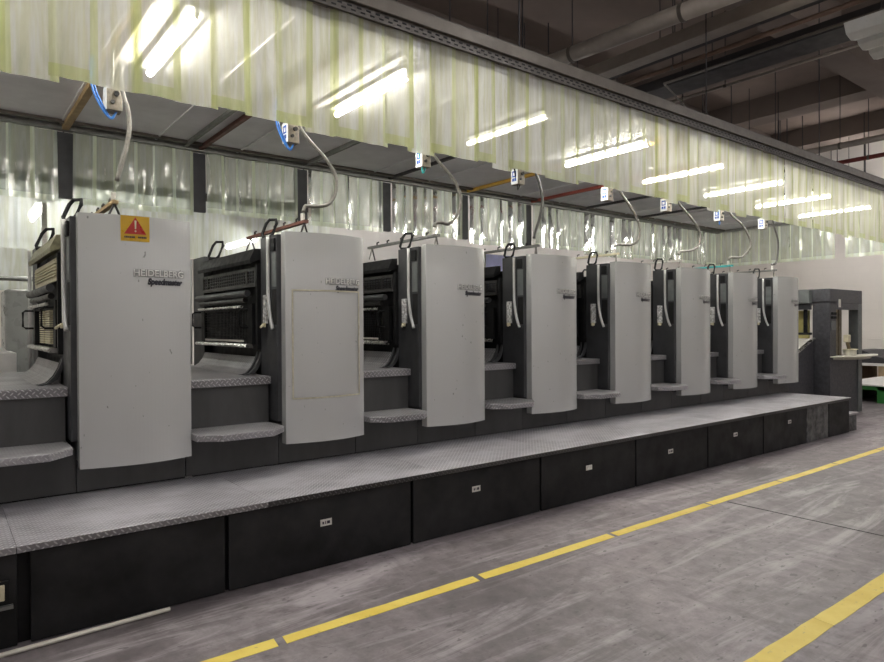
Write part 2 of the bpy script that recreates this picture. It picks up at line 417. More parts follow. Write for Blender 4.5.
# small step at the far end
st = empty('end_step', (10.8, 4.05, 0)); tag(st, 'small low step box at the far end of the walkway', 'step')
MB().box(10.70, 11.0, 3.92, 4.35, 0, .24).build('step_box', 'scuffed', st, loc=st.location)
MB().box(10.68, 11.03, 3.90, 4.37, .24, .27).build('step_top', 'tread', st, loc=st.location, bevel=.004)

# ---------------------------------------------------------------- text helper
def text_obs(name, s, size, mat, parent, base, x0, z0, yf, width=None, shear=0, bold=0.0, extr=.0012, normal='-y'):
    cu = bpy.data.curves.new(name, 'FONT'); cu.body = s; cu.size = size; cu.shear = shear; cu.offset = bold; cu.extrude = extr
    t = bpy.data.objects.new('tmp', cu); COL.objects.link(t)
    bpy.context.view_layer.update()
    dg = bpy.context.evaluated_depsgraph_get()
    me = bpy.data.meshes.new_from_object(t.evaluated_get(dg))
    bpy.data.objects.remove(t)
    xs = [v.co.x for v in me.vertices]; w = max(xs) - min(xs); mn = min(xs)
    k = (width / w) if width else 1
    for v in me.vertices:
        u, w_, e = (v.co.x - mn) * k, v.co.y, v.co.z
        if normal == '-y':
            x = x0 + u; v.co = (x - base[0], yf(x) - .0025 - e - base[1], z0 + w_ - base[2])
        else:  # facing -x, running along -y
            v.co = (x0 - e - base[0], yf - u - base[1], z0 + w_ - base[2])
    me.materials.clear(); me.materials.append(M[mat]); me.name = name
    ob = bpy.data.objects.new(name, me); COL.objects.link(ob); ob.parent = parent
    return ob

# ---------------------------------------------------------------- press units
XR = [1.413, 2.83, 4.19, 5.54, 6.92, 8.28, 9.58, 10.92]
PB = (0, 4.85, .5)          # prototype base
CACHE = {}
def part(key, name, mat, parent, fn, smooth=False, bevel=0.0, label=None):
    if key in CACHE:
        o = CACHE[key].copy(); COL.objects.link(o); o.parent = parent; o.name = name
    else:
        mb = MB(); fn(mb); o = mb.build(name, mat, parent, loc=PB, smooth=smooth, bevel=bevel); CACHE[key] = o
    if label: o['label'] = label
    return o
def yface(x):               # bulged front of a cover, x local (-.70 .. 0)
    t = min(1, max(0, (x + .70) / .70))
    return 4.725 - .070 * (math.sin(PI * t ** 1.12)) ** .88
def cover(mb):
    n = 28; xs = [-.70 + .70 * i / n for i in range(n + 1)]
    outer = [(-.70, 4.80)] + [(x, yface(x)) for x in xs] + [(0, 4.80)]
    inner = [(x, yface(x) + .02) for x in xs[1:-1]]
    inner = [(-.685, 4.80), (-.685, 4.745)] + inner[1:-1] + [(-.015, 4.745), (-.015, 4.80)]
    mb.prism(outer + inner[::-1], .69, 2.345)
def coil(mb, pts, r, seg=8): mb.tube(smoothpath(pts), r, seg)
def loop_handle(mb, x, y, z, s=1.0):
    # tilted rounded rectangle hand loop
    pts = []
    for (u, v) in [(-.035, 0), (-.055, .02), (-.055, .10), (-.035, .13), (.035, .13), (.055, .10), (.055, .02), (.035, 0)]:
        pts.append((x + (u * .5 + .42 * v) * s, y + (-.5 * u + .1 * v) * s, z + v * s))
    mb.tube(pts, .013, 8, closed=True)
def wiregrid(mb, x, y0, y1, z0, z1, ny, nz, r):
    for i in range(ny + 1):
        y = y0 + (y1 - y0) * i / ny; mb.box(x - r, x + r, y - r, y + r, z0, z1)
    for i in range(nz + 1):
        z = z0 + (z1 - z0) * i / nz; mb.box(x - r, x + r, y0, y1, z - r, z + r)

def make_unit(i):
    u = empty('printing_unit', (XR[i], 4.85, .5))
    side = XR[i] - (XR[i - 1] if i else XR[0] - 1.357)          # width to the neighbour's edge
    g0 = -side + .003
    labs = ['first press unit from the left, with yellow warning sign on its grey cover',
            'second press unit from the left, with a taped rectangular outline on its grey cover'] + \
        ['%s press unit from the left, with plain bulged grey cover' % ords[j] for j in range(2, 7)] + \
        ['rightmost press unit, farthest away, next to the dark delivery tower']
    tag(u, labs[i], 'printing unit', 'printing units in a row')
    cov = part('cover', 'front_cover', 'panel', u, cover, label='light grey bulged metal cover')
    # lettering, on the cover
    lx0, lx1 = -.385, -.055
    text_obs('maker_lettering_backing', 'HEIDELBERG', .062, 'badge_edge', cov, PB, lx0 - .002, 1.945, yface, lx1 - lx0 + .004, 0, .005, .001)  # wider dark backing that edges the letters
    text_obs('maker_lettering', 'HEIDELBERG', .060, 'badge', cov, PB, lx0, 1.948, yface, lx1 - lx0, 0, .001, .003)
    text_obs('model_lettering', 'Speedmaster', .055, 'ink_blue', cov, PB, lx0 + .085, 1.893, yface, lx1 - lx0 - .092, .22, .0035)
    if i == 0:
        def sg(mb):
            a, b = -.461, -.285; n = 6
            for j in range(n):
                x, x2 = a + (b - a) * j / n, a + (b - a) * (j + 1) / n
                mb.add([(x, yface(x) - .002, 2.175), (x2, yface(x2) - .002, 2.175), (x2, yface(x2) - .002, 2.343), (x, yface(x) - .002, 2.343)], [(0, 1, 2, 3)])
        s = part('sign', 'warning_sign', 'sign_yellow', u, sg, label='yellow warning sign with red triangle')
        def tri(mb):
            n = 10; a, b = -.441, -.305; c = (a + b) / 2
            for j in range(n):
                z0, z1 = 2.222 + .112 * j / n, 2.222 + .112 * (j + 1) / n
                def w(z): return (b - a) / 2 * (1 - (z - 2.222) / .112)
                xs0, xs1 = (c - w(z0), c + w(z0)), (c - w(z1), c + w(z1))
                mb.add([(xs0[0], yface(xs0[0]) - .004, z0), (c, yface(c) - .004, z0), (xs0[1], yface(xs0[1]) - .004, z0),
                        (xs1[1], yface(xs1[1]) - .004, z1), (c, yface(c) - .004, z1), (xs1[0], yface(xs1[0]) - .004, z1)], [(0, 1, 4, 5), (1, 2, 3, 4)])
        part('tri', 'red_triangle', 'sign_red', s, tri)
        def ex(mb):
            c = -.373; y = yface(c) - .007
            mb.prism([(c - .006, 2.312), (c + .006, 2.312), (c + .004, 2.256), (c - .004, 2.256)], y, y + .002, 'y')
            mb.prism([(c + .006 * math.cos(t * PI / 4), 2.242 + .006 * math.sin(t * PI / 4)) for t in range(8)], y, y + .002, 'y')
        part('ex', 'exclamation_mark', 'cream', s, ex)
        def wd(mb):
            x = -.440
            for w in (.008, .010, .007, .009, .008, .010, None, .009, .007, .010, .009, .008):
                if w is None: x += .018; continue
                y = yface(x) - .005
                mb.box(x, x + w, y, y + .002, 2.196, 2.208); x += w + .0022
        part('wd', 'caption_lettering', 'ink', s, wd)
    if i == 1:
        def tp(mb):
            a, b, z0, z1 = -.655, -.055, 1.035, 1.895; w = .012; n = 12
            for (za, zb) in ((z0, z0 + w), (z1 - w, z1)):
                for j in range(n):
                    x, x2 = a + (b - a) * j / n, a + (b - a) * (j + 1) / n
                    mb.add([(x, yface(x) - .005, za), (x2, yface(x2) - .005, za), (x2, yface(x2) - .005, zb), (x, yface(x) - .005, zb)], [(0, 1, 2, 3)])
            for (xa, xb) in ((a, a + w), (b - w, b)):
                mb.add([(xa, yface(xa) - .005, z0), (xb, yface(xb) - .005, z0), (xb, yface(xb) - .005, z1), (xa, yface(xa) - .005, z1)], [(0, 1, 2, 3)])
        part('tp', 'taped_outline', 'tape_frame', u, tp, label='rectangle of yellowed tape on the cover')
    # frames and body
    part('frame', 'side_frame', 'frame', u, lambda mb: mb.box(-.735, -.012, 4.80, 5.125, .86, 2.33).box(-.70, -.012, 4.80, 5.125, .73, .86), bevel=.006)
    part('farframe', 'side_frame', 'frame', u, lambda mb: mb.box(-.735, -.012, 6.56, 6.90, .5, 2.31), bevel=.006)
    part('body', 'cylinder_housing', 'black', u, lambda mb: mb.box(-.66, -.02, 5.125, 6.56, .55, 2.2))
    part('plinth', 'plinth', 'plinth', u, lambda mb: mb.box(-.698, -.003, 4.87, 6.9, .515, .73), bevel=.002)
    part('plinth_gap%.3f' % side, 'plinth', 'plinth', u, lambda mb: mb.box(g0, -.702, 4.87, 6.9, .515, .80), bevel=.002)
    part('foot', 'kick_strip', 'hole', u, lambda mb: mb.box(g0, 0, 4.885, 6.8, .50, .515))
    part('riser%.3f' % side, 'riser_panel', 'plinth', u, lambda mb: mb.box(g0, -.75, 4.945, 6.9, .80, 1.155))
    def dk(mb):
        mb.prism([(4.92, 1.150), (4.92, 1.203), (4.927, 1.21), (6.93, 1.21), (6.93, 1.15)], g0, -.738, 'x')
    part('deck%.3f' % side, 'deck_plate', 'deck', u, dk)
    def stp(mb):
        mb.prism([(g0, 4.95), (g0, 4.63), (g0 + .15, 4.52), (-.89, 4.51), (-.75, 4.65), (-.745, 4.79), (-.76, 4.95)], .80, .848)
    part('step%.3f' % side, 'step_plate', 'deck', u, stp, bevel=.006)
    # ramp at the guard foot
    def rp(mb):
        pr = [(-.737, 1.355), (-.762, 1.30), (-.80, 1.25), (-.85, 1.222), (-.90, 1.212)]
        mb.prism(pr + [(-.737, 1.212)], 5.22, 6.54, 'y')
    part('ramp', 'curved_toe_plate', 'deck', u, rp)
    def rb(mb):
        pr = [(-.737, 1.40), (-.760, 1.33), (-.792, 1.27), (-.835, 1.225), (-.89, 1.211), (-.86, 1.211), (-.81, 1.222), (-.77, 1.25), (-.748, 1.29), (-.737, 1.33)]
        mb.prism(pr, 5.12, 5.15, 'y'); mb.prism(pr, 5.19, 5.215, 'y')
    part('ramp_rib', 'toe_bracket', 'frame', u, rb)
    # guards
    def uc(mb):
        mb.prism([(-.70, 2.255), (-.76, 2.25), (-.80, 2.16), (-.795, 2.13), (-.70, 2.17)], 5.19, 6.55, 'y')
    part('ucover' + ('a' if i == 0 else ''), 'guard_hood', 'olive' if i == 0 else 'black', u, uc)
    def ug(mb):
        mb.box(-.75, -.735, 5.20, 6.55, 2.075, 2.10); mb.box(-.75, -.735, 5.20, 6.55, 1.94, 1.97)
        for y in (5.20, 5.38, 6.40, 6.53): mb.box(-.752, -.735, y, y + .02, 1.96, 2.09)
        if i == 0:
            for q in range(5): mb.box(-.76, -.735, 5.25, 6.5, 1.975 + .022 * q, 1.984 + .022 * q)
        else: wiregrid(mb, -.742, 5.22, 6.52, 1.97, 2.075, 26, 4, .0035)
    part('ug' + ('a' if i == 0 else ''), 'upper_guard', 'cream' if i == 0 else 'dark_metal', u, ug)
    part('ugb', 'upper_guard_backing', 'grid_back', u, lambda mb: [mb.box(-.735, -.715, 5.2, 6.54, 1.96 + .024 * q, 1.978 + .024 * q) for q in range(5)])
    part('rollers', 'guard_roller', 'frame', u, lambda mb: mb.tube([(-.79, 5.27, 1.885), (-.79, 6.58, 1.885)], .028, 12), smooth=False)
    part('rollers2', 'guard_roller', 'dark_metal', u, lambda mb: mb.tube([(-.775, 5.36, 1.83), (-.775, 6.52, 1.83)], .022, 10))
    part('rail', 'guard_rail', 'grey_bar' if i else 'bright_metal', u, lambda mb: mb.tube([(-.80, 5.38, 1.775), (-.80, 6.52, 1.775)], .012, 10))
    def lg(mb):
        mb.box(-.765, -.735, 5.24, 5.36, 1.46, 1.80); mb.box(-.765, -.735, 6.46, 6.55, 1.46, 1.80)
        mb.box(-.76, -.735, 5.24, 6.55, 1.745, 1.765)
        if i: wiregrid(mb, -.752, 5.36, 6.46, 1.48, 1.745, 30, 11, .003)
    part('lg' + ('a' if i == 0 else ''), 'lower_guard', 'black', u, lg)
    if i == 0:
        def cs(mb):
            for y in (5.5, 5.85):
                for q in range(15): mb.box(-.770, -.73, y, y + .24, 1.485 + .017 * q, 1.496 + .017 * q)
        part('cs', 'ink_key_stack', 'cream', u, cs)
    else:
        part('lgb', 'lower_guard_backing', 'grid_back', u, lambda mb: mb.box(-.738, -.72, 5.3, 6.5, 1.47, 1.76))
        part('pk', 'paper_scrap', 'sticker', u, lambda mb: mb.box(-.764, -.755, 5.45, 6.45, 1.474, 1.492))
    part('bar', 'guard_sill', 'bright_metal', u, lambda mb: mb.prism([(-.745, 1.425), (-.80, 1.43), (-.81, 1.445), (-.80, 1.46), (-.745, 1.462)], 5.27, 6.62, 'y'))
    for y in (5.33, 6.58):
        def hd(mb, y=y):
            mb.tube([(-.76, y, 1.75), (-.82, y, 1.75), (-.84, y, 1.735), (-.84, y, 1.615), (-.82, y, 1.60), (-.76, y, 1.60)], .009, 8)
        part('hd%.2f' % y, 'guard_handle', 'black', u, hd)
    part('lp1', 'loop_handle', 'black', u, lambda mb: loop_handle(mb, -.71, 5.06, 2.335, 1.0 if i else 1.15))
    part('lp2', 'loop_handle', 'black', u, lambda mb: loop_handle(mb, -.74, 6.28, 2.26, 1.3))
    # pipes and fittings on the side frame
    part('pole', 'side_pipe', 'white_paint', u, lambda mb: mb.tube(smoothpath([(-.755, 4.925, 2.32), (-.755, 4.925, 2.0), (-.755, 4.922, 1.86), (-.755, 4.905, 1.75), (-.755, 4.88, 1.66), (-.752, 4.85, 1.585)], 5), .0145, 10), smooth=True)
    part('pole2', 'side_pipe', 'white_paint', u, lambda mb: mb.tube([(-.755, 6.93, 2.30), (-.755, 6.93, 1.22)], .014, 8), smooth=True)
    part('sw', 'switch_box', 'black', u, lambda mb: mb.box(-.752, -.735, 4.82, 4.89, 2.20, 2.30), bevel=.004)
    part('insp', 'side_opening', 'hole', u, lambda mb: mb.box(-.738, -.734, 4.81, 4.89, 1.62, 1.90))
    part('insp2', 'side_liner', 'del_grey', u, lambda mb: mb.box(-.740, -.735, 4.81, 4.89, 1.92, 2.19))
    part('plate', 'control_plate', 'plate_white', u, lambda mb: mb.box(-.752, -.735, 4.975, 5.045, 1.63, 1.86), bevel=.003)
    part('tagy', 'valve', 'cream', u, lambda mb: [mb.box(-.765, -.752, 4.98, 5.03, 1.60, 1.635), mb.tube([(-.77, 5.0, 1.62), (-.80, 4.97, 1.60)], .010, 8)], bevel=.003)
    part('post', 'guard_post', 'black', u, lambda mb: mb.box(-.765, -.70, 5.125, 5.165, 1.42, 2.12))
    return u
for i in range(8): make_unit(i)

# spray bars across the tops of the units
for i in range(8):
    x = XR[i] - .45; z0 = 2.33
    t = empty('spray_bar', (x, 5.45, z0))
    tag(t, 'spray bar on A-shaped legs atop the %s press unit from the left' % ords[i], 'spray bar', 'spray bars on top of the units')
    b = t.location; mt = ['wood_tan', 'rust', 'grey_bar', 'grey_bar', 'cream', 'sticker', 'teal', 'grey_bar'][i]
    MB().box(x - .018, x + .018, 4.86, 6.12, 2.45, 2.475).build('bar', mt, t, loc=b)
    for y in (4.90, 6.05):
        m = MB(); m.tube([(x, y, 2.455), (x - .06, y - .04, z0)], .008, 8); m.tube([(x, y, 2.455), (x + .06, y + .04, z0)], .008, 8)
        m.build('leg_pair', 'hose' if i > 1 else 'dark_metal', t, loc=b)
    for y in (5.05, 5.3, 5.5, 5.75, 5.95):
        MB().tube([(x, y, 2.475), (x, y, 2.50), (x, y - .03, 2.505)], .009, 8).build('nozzle', 'dark_metal', t, loc=b)
    MB().tube([(x, 4.93, 2.475), (x, 4.93, 2.535)], .017, 10).build('hose_fitting', 'sticker', t, loc=b)

# ---------------------------------------------------------------- valve boxes and hoses under the canopy
BX = [1.0, 2.36, 3.74, 5.02, 6.56, 7.82, 9.18, 10.52]
HP = [[(1.03, 3.45), (1.04, 3.26), (1.07, 3.14), (1.075, 3.0), (1.05, 2.86), (1.02, 2.75), (.985, 2.62)],
      [(2.37, 3.45), (2.39, 3.27), (2.5, 3.14), (2.62, 3.03), (2.71, 2.89), (2.70, 2.74), (2.62, 2.64), (2.50, 2.61), (2.41, 2.60), (2.385, 2.55)],
      [(3.72, 3.45), (3.76, 3.28), (3.87, 3.17), (4.03, 3.03), (4.10, 2.86), (4.05, 2.70), (3.94, 2.60), (3.83, 2.60), (3.765, 2.585), (3.74, 2.55)],
      [(5.15, 3.45), (5.18, 3.29), (5.23, 3.15), (5.26, 2.99), (5.21, 2.79), (5.13, 2.64), (5.09, 2.55)],
      [(6.60, 3.45), (6.66, 3.27), (6.86, 3.09), (7.03, 2.88), (7.01, 2.70), (6.84, 2.61), (6.55, 2.585), (6.48, 2.555)],
      [(7.85, 3.45), (7.93, 3.27), (8.24, 3.08), (8.44, 2.91), (8.42, 2.75), (8.24, 2.64), (7.92, 2.59), (7.84, 2.555)],
      [(9.22, 3.45), (9.31, 3.25), (9.64, 3.11), (9.85, 2.9), (9.80, 2.75), (9.54, 2.62), (9.2, 2.59), (9.14, 2.555)],
      [(10.6, 3.45), (10.65, 3.21), (10.77, 2.97), (10.74, 2.73), (10.64, 2.59), (10.5, 2.57), (10.47, 2.55)]]
for i in range(8):
    x, y, z = BX[i], 5.10, 3.225
    t = empty('valve_box', (x, y, z - .08))
    tag(t, ('grimy beige valve box with blue tubes' if i == 0 else 'small white valve box with blue print') + ' hanging above the %s press unit from the left' % ords[i], 'valve box', 'valve boxes under the canopy')
    b = t.location
    MB().box(x - .05, x + .05, y - .055, y + .055, z - .085, z + .085).build('housing', 'box_tan', t, loc=b, bevel=.005)
    MB().box(x - .055, x - .051, y - .05, y + .05, z - .082, z + .082).build('face_plate', 'box_white', t, loc=b, bevel=.001)
    m = MB()
    if i:
        X = x - .058
        m.box(X, X + .003, y + .018, y + .030, z + .0, z + .055); m.box(X, X + .003, y - .03, y - .018, z + .0, z + .055)
        m.box(X, X + .003, y - .03, y + .03, z + .045, z + .06); m.box(X, X + .003, y - .03, y + .03, z - .005, z + .008)
        m.box(X, X + .003, y - .03, y - .005, z - .05, z - .018); m.box(X, X + .003, y + .003, y + .03, z - .05, z - .018)
        m.build('printed_mark', 'print_blue', t, loc=b)
    MB().tube([(x, y, z + .08), (x, y, 3.64)], .008, 8).build('hanger', 'grey_bar', t, loc=b)
    m = MB(); m.tube([(x + .01, y - .075, z + .03), (x + .01, y - .05, z + .03)], .018, 10); m.tube([(x - .015, y - .07, z - .03), (x - .015, y - .05, z - .03)], .014, 10)
    m.build('knob', 'dark_metal', t, loc=b)
    if i in (0, 1, 2, 3, 6):
        c = 'blue' if i in (0, 1, 6) else 'teal'
        if i == 3: c = 'black'
        m = MB()
        w = .12 if i < 2 else .05
        for d in ((0, .018) if i < 2 else (0,)):
            m.tube(smoothpath([(x - .02 - w + d, y - .02, 3.50), (x - .02 - w + d, y - .02, 3.30), (x - w * .7 + d, y - .02, 3.16), (x - .02, y - .02, 3.085 + d * .3), (x + .02, y - .01, 3.145)], 5), .0075, 8)
        m.build('air_tube', c, t, loc=b, smooth=True)
    h = MB(); h.tube(smoothpath([(p[0], 5.0 - .07 * (q / (len(HP[i]) - 1)) , p[1]) for q, p in enumerate(HP[i])], 6), .0155, 8)
    o = h.build('air_hose', 'dark_hose' if i in (3, 7) else 'hose', loc=(HP[i][0][0], 5.0, 3.4), smooth=True)
    tag(o, '%s curving air hose down to the %s press unit from the left' % ('dark' if i in (3, 7) else 'grey', ords[i]), 'hose', 'air hoses under the canopy')

# ---------------------------------------------------------------- canopy
CX0, CX1, CY0, CY1, CZ = -2.6, 13.5, 3.96, 7.62, 3.66
can = empty('canopy', ((CX0 + CX1) / 2, 5.7, CZ)); tag(can, 'grey sheet canopy roof with slotted steel header above the press', 'canopy')
cl = can.location
mb = MB(); x = CX0
while x < CX1 - .01:
    x2 = min(x + .9, CX1); mb.box(x, x2 - .006, CY0, CY1, CZ, CZ + .03); mb.box(x2 - .02, x2, CY0, CY1, CZ - .012, CZ + .03); x = x2
mb.build('roof_sheet', 'roof', can, loc=cl)
MB().box(CX0, CX1 + .05, 3.86, 3.885, 3.73, 3.80).build('slotted_rail', 'slot', can, loc=cl)
m = MB(); x = CX0
while x < CX1:
    m.box(x, x + .035, 3.857, 3.861, 3.772, 3.784); m.box(x + .03, x + .065, 3.857, 3.861, 3.748, 3.758); x += .075
m.build('rail_slots', 'hole', can, loc=cl)
MB().box(CX0, CX1 + .08, 3.83, 3.95, 3.80, 3.895).build('header_channel', 'rail', can, loc=cl, bevel=.004)
MB().box(CX0, CX1 + .08, 3.98, 4.10, 3.90, 3.99).build('header_angle', 'slot', can, loc=cl)
MB().box(CX0, CX1, 7.50, 7.58, 3.60, CZ).build('back_rail', 'grey_bar', can, loc=cl)
MB().box(CX0, CX1, 7.35, 7.40, 3.63, CZ).build('back_rail', 'rail', can, loc=cl)
MB().box(CX1 - .02, CX1 + .04, 3.9, 7.6, 3.60, CZ).build('end_rail', 'grey_bar', can, loc=cl)
# suspension of the canopy
for x, y in [(a, 4.04) for a in (-2, 1, 4, 7, 10, 13)] + [(a, 7.54) for a in (-2, 1, 4, 7, 10, 13)]:
    MB().tube([(x, y, 3.69), (x, y, ZC)], .008, 6).build('hanger_rod', 'dark_steel', can, loc=cl)
bars = [(1.03, 'wood_tan', 'tan timber', .03), (2.20, 'grey_bar', 'pale grey steel', .02), (2.37, 'rust', 'rusty brown', .022), (3.65, 'grey_bar', 'grey slotted steel', .022), (4.92, 'dark_steel', 'black steel', .018),
        (6.33, 'wood_yellow', 'bright yellow', .022), (7.70, 'red_bar', 'red oxide', .022), (8.9, 'dark_steel', 'dark steel', .018), (10.5, 'dark_steel', 'dark grey steel', .018)]
wh = ['above the first press unit', 'between first and second press unit', 'above the second press unit', 'above the third press unit', 'above the fourth press unit',
      'above the fifth press unit', 'above the sixth press unit', 'above the seventh press unit', 'above the eighth press unit']
for (x, mt, nm, r), w in zip(bars, wh):
    o = MB().box(x - r, x + r, 3.98, 7.50, 3.66 - 2 * r, 3.659).build('roof_bar', mt, loc=(x, 5.7, 3.64))
    tag(o, '%s cross bar under the canopy roof, %s' % (nm, w), 'bar', 'cross bars under the canopy roof')
# tubes
TX = [-.3, 1.33, 2.98, 4.60, 6.2, 7.8, 9.4, 11.0, 12.6]
def fluoro(x, y0, y1, z, lab, grp, mt='tube_light', r=.026):
    t = empty('fluorescent_lamp', (x, (y0 + y1) / 2, z + .06)); tag(t, lab, 'lamp', grp)
    MB().box(x - .075, x + .075, y0 - .06, y1 + .06, z + .036, z + .06).build('batten', 'grey_bar', t, loc=t.location)
    MB().tube([(x, y0, z), (x, y1, z)], r, 10).build('light_tube', mt, t, loc=t.location, smooth=True)
    m = MB()
    for y in (y0, y1): m.box(x - .014, x + .014, y - .02, y + .004 if y == y0 else y + .02, z - .018, z + .03)
    m.build('tube_holder', 'box_white', t, loc=t.location)
    return t
for i, x in enumerate(TX):
    fluoro(x, 4.28, 5.44, 3.599, 'lit fluorescent tube under the canopy, %s from the left' % ords[i], 'fluorescent tubes under the canopy', 'dim_light' if i == 3 else 'tube_light')

# ---------------------------------------------------------------- curtains of clear strips
def strip(a, w, z0, z1, off, amp, axis, plane, mat, lab, grp, seed, ripple=0.0):
    rnd = random.Random(seed); nx, nz = 6, 12
    ph = rnd.uniform(0, 6); cur = rnd.choice((-1, 1)) * rnd.uniform(.4, 1) * amp; sw = rnd.uniform(-.012, .012)
    vs = []; base = (a + w / 2, plane, z1) if axis == 'x' else (plane, a + w / 2, z1)
    for j in range(nz + 1):
        tz = j / nz; z = z1 + (z0 - z1) * tz
        for q in range(nx + 1):
            t = q / nx; d = off + cur * math.sin(PI * t) * (1 - .3 * tz) + ripple * math.sin(ph + tz * 7 + t * 2.2) * math.sin(tz * PI * .9) * math.sin(PI * t)
            u = a + w * t + sw * tz
            if j == nz: z = z0 + rnd.uniform(-.003, .003)
            vs.append((u, plane + d, z) if axis == 'x' else (plane + d, u, z))
    fs = [(j * (nx + 1) + q, j * (nx + 1) + q + 1, (j + 1) * (nx + 1) + q + 1, (j + 1) * (nx + 1) + q) for j in range(nz) for q in range(nx)]
    mb = MB().add(vs, fs)
    if mat == 'pvc_front':
        mb.mi = [1 if q == nx - 1 or (q == 0 and seed % 3 == 0) or j == nz - 1 and seed % 2 else 0 for j in range(nz) for q in range(nx)]; mat = ['pvc_front', 'pvc_edge']
    if mat == 'pvc_back':
        mb.mi = [1 if q == nx - 1 or j == nz - 1 else 0 for j in range(nz) for q in range(nx)]; mat = ['pvc_back', 'pvc_back_edge']
    o = mb.build('curtain_strip', mat, loc=base, smooth=True)
    tag(o, lab, 'plastic curtain', grp); return o
x = CX0; i = 0; r = random.Random(3)
while x < 13.42:
    pitch = r.uniform(.19, .215); w = pitch + r.uniform(.02, .045)
    d = r.choice((0, 0, 0, -.025, .012))
    strip(x, min(w, 13.5 - x + .03), 2.905 + d, 3.735, -.006 if i % 2 else .006, .012, 'x', 3.895, 'pvc_front',
          'yellowed see-through strip of the long front curtain above the walkway', 'front curtain strips', 100 + i, .004)
    x += pitch + (.018 if i in (27, 54) else 0); i += 1
posts = [-.31, 1.03, 2.37, 3.65, 4.92, 6.33, 7.70, 9.05, 10.5, 13.48]
for p in range(len(posts) - 1):
    a, b = posts[p] + (.075 if p < 7 else 0), posts[p + 1] - (.085 if p < 6 else 0)
    n = max(3, round((b - a) / .19)); pw = (b - a) / n
    rr = random.Random(p + 50); zb = 2.89 + rr.uniform(-.03, .03)
    for q in range(n):
        strip(a + q * pw, pw + .02, zb, 3.60, .008 if q % 2 else -.008, .035, 'x', 7.56, 'pvc_back',
              'greenish clear strip in the %s panel of the curtain behind the press' % ords[p], 'strips of back curtain panel %s' % ords[p], 400 + p * 20 + q, .010)
y = 3.95; i = 0
while y < 7.45:
    if not (4.95 < y < 5.02):
        strip(y, .23, 2.86, 3.60, .006 if i % 2 else -.006, .02, 'y', 13.5, 'pvc_back', 'clear plastic strip in the curtain closing the far right end of the canopy', 'end curtain strips', 800 + i, .02)
    y += .205; i += 1
# posts between back-curtain panels
for p in range(7):
    x = posts[p]
    o = MB().box(x - .075, x + .085, 7.60, 7.66, 2.93, 3.60).build('curtain_post', 'charcoal', loc=(x, 7.63, 3.6))
    tag(o, 'dark post in the gap beside the %s panel from the left of the back curtain' % ords[p], 'post', 'posts of the back curtain')

# ---------------------------------------------------------------- neighbouring press behind
c2 = empty('rear_canopy', (1.5, 9.9, 3.4)); tag(c2, 'grey canopy roof of the neighbouring line behind the press', 'canopy')
MB().box(-3, 4.6, 8.85, 11.2, 3.38, 3.42).build('roof_sheet', 'roof', c2, loc=c2.location)
MB().box(-3, 4.6, 8.82, 8.90, 3.30, 3.40).build('header_rail', 'rail', c2, loc=c2.location)
for x in (-1, 1.5, 4.3):
    for y in (8.87, 11.1): MB().tube([(x, y, 3.4), (x, y, ZC)], .01, 6).build('hanger_rod', 'dark_steel', c2, loc=c2.location)
x = -1.6; i = 0
while x < 4.5:
    strip(x, .235, 2.52, 3.32, .006 if i % 2 else -.006, .02, 'x', 8.86, 'pvc_far', 'pale plastic strip in the nearer curtain of the neighbouring line behind the press', 'rear line curtain strips', 900 + i, .012)
    x += .21; i += 1
x = -1.0; i = 0
while x < 2.4:
    strip(x, .235, 2.12, 2.80, .006 if i % 2 else -.006, .02, 'x', 10.6, 'pvc_far', 'white plastic strip in the farthest low curtain at the left', 'farthest curtain strips', 960 + i, .012)
    x += .21; i += 1
o = MB().box(-1.2, 2.6, 10.58, 10.62, 2.80, 2.86).tube([(-1, 10.6, 2.84), (-1, 10.6, 3.38)], .01, 6).tube([(2.4, 10.6, 2.84), (2.4, 10.6, 3.38)], .01, 6).build('curtain_rail', 'rail', loc=(.6, 10.6, 2.83))
tag(o, 'rail carrying the farthest low plastic curtain at the left', 'rail')
for i, x in enumerate((-1.1, 1.0, 3.62)):
    fluoro(x, 9.0, 10.15, 3.05 if i < 2 else 2.86, ['lit fluorescent tube of the rear line, leftmost', 'lit fluorescent tube glowing behind the first press unit', 'lit fluorescent tube glowing behind the second press unit'][i], 'fluorescent tubes of the rear line', 'rear_light')
    for y in (9.1, 10.0):
        o = MB().tube([(x, y, (3.05 if i < 2 else 2.86) + .06), (x, y, 3.38)], .006, 6).build('lamp_chain', 'grey_bar', loc=(x, y, 3.3))
        tag(o, 'thin wire holding the %s rear tube, %s wire' % (['leftmost', 'middle', 'rightmost'][i], 'nearer' if y < 9.5 else 'farther'), 'wire', 'lamp wires')

# wrapped cabinet, paper stack, pipe rail at far left
o = MB(); o.box(.575, .86, 8.5, 9.1, 0, 2.03); ob = o.build('wrapped_cabinet', 'wrap', loc=(.7, 8.8, 0), bevel=.03)
tag(ob, 'tall cabinet wrapped in grey plastic behind the press at the far left', 'cabinet')
t = empty('paper_stack', (.3, 8.0, 0)); tag(t, 'tall stack of white paper on a pallet at the far left edge', 'paper stack')
MB().box(-.3, .62, 7.75, 8.35, .14, 1.36).prism([(-.3, 1.36), (.58, 1.36), (.40, 1.46), (-.3, 1.50)], 7.77, 8.33, 'y').build('sheets', 'paper', t, loc=t.location, bevel=.01)
MB().box(-.32, .64, 7.73, 8.37, 0, .14).build('pallet', 'timber', t, loc=t.location)
t = empty('pipe_rack', (.6, 9.6, 0)); tag(t, 'thin horizontal pipe on posts behind the wrapped cabinet', 'pipe')
MB().tube([(-1.0, 9.6, 2.22), (2.2, 9.6, 2.22)], .03, 8).build('pipe', 'grey_bar', t, loc=t.location)
for x in (-1.0, 2.2): MB().tube([(x, 9.6, 0), (x, 9.6, 2.24)], .03, 8).build('post', 'grey_bar', t, loc=t.location)
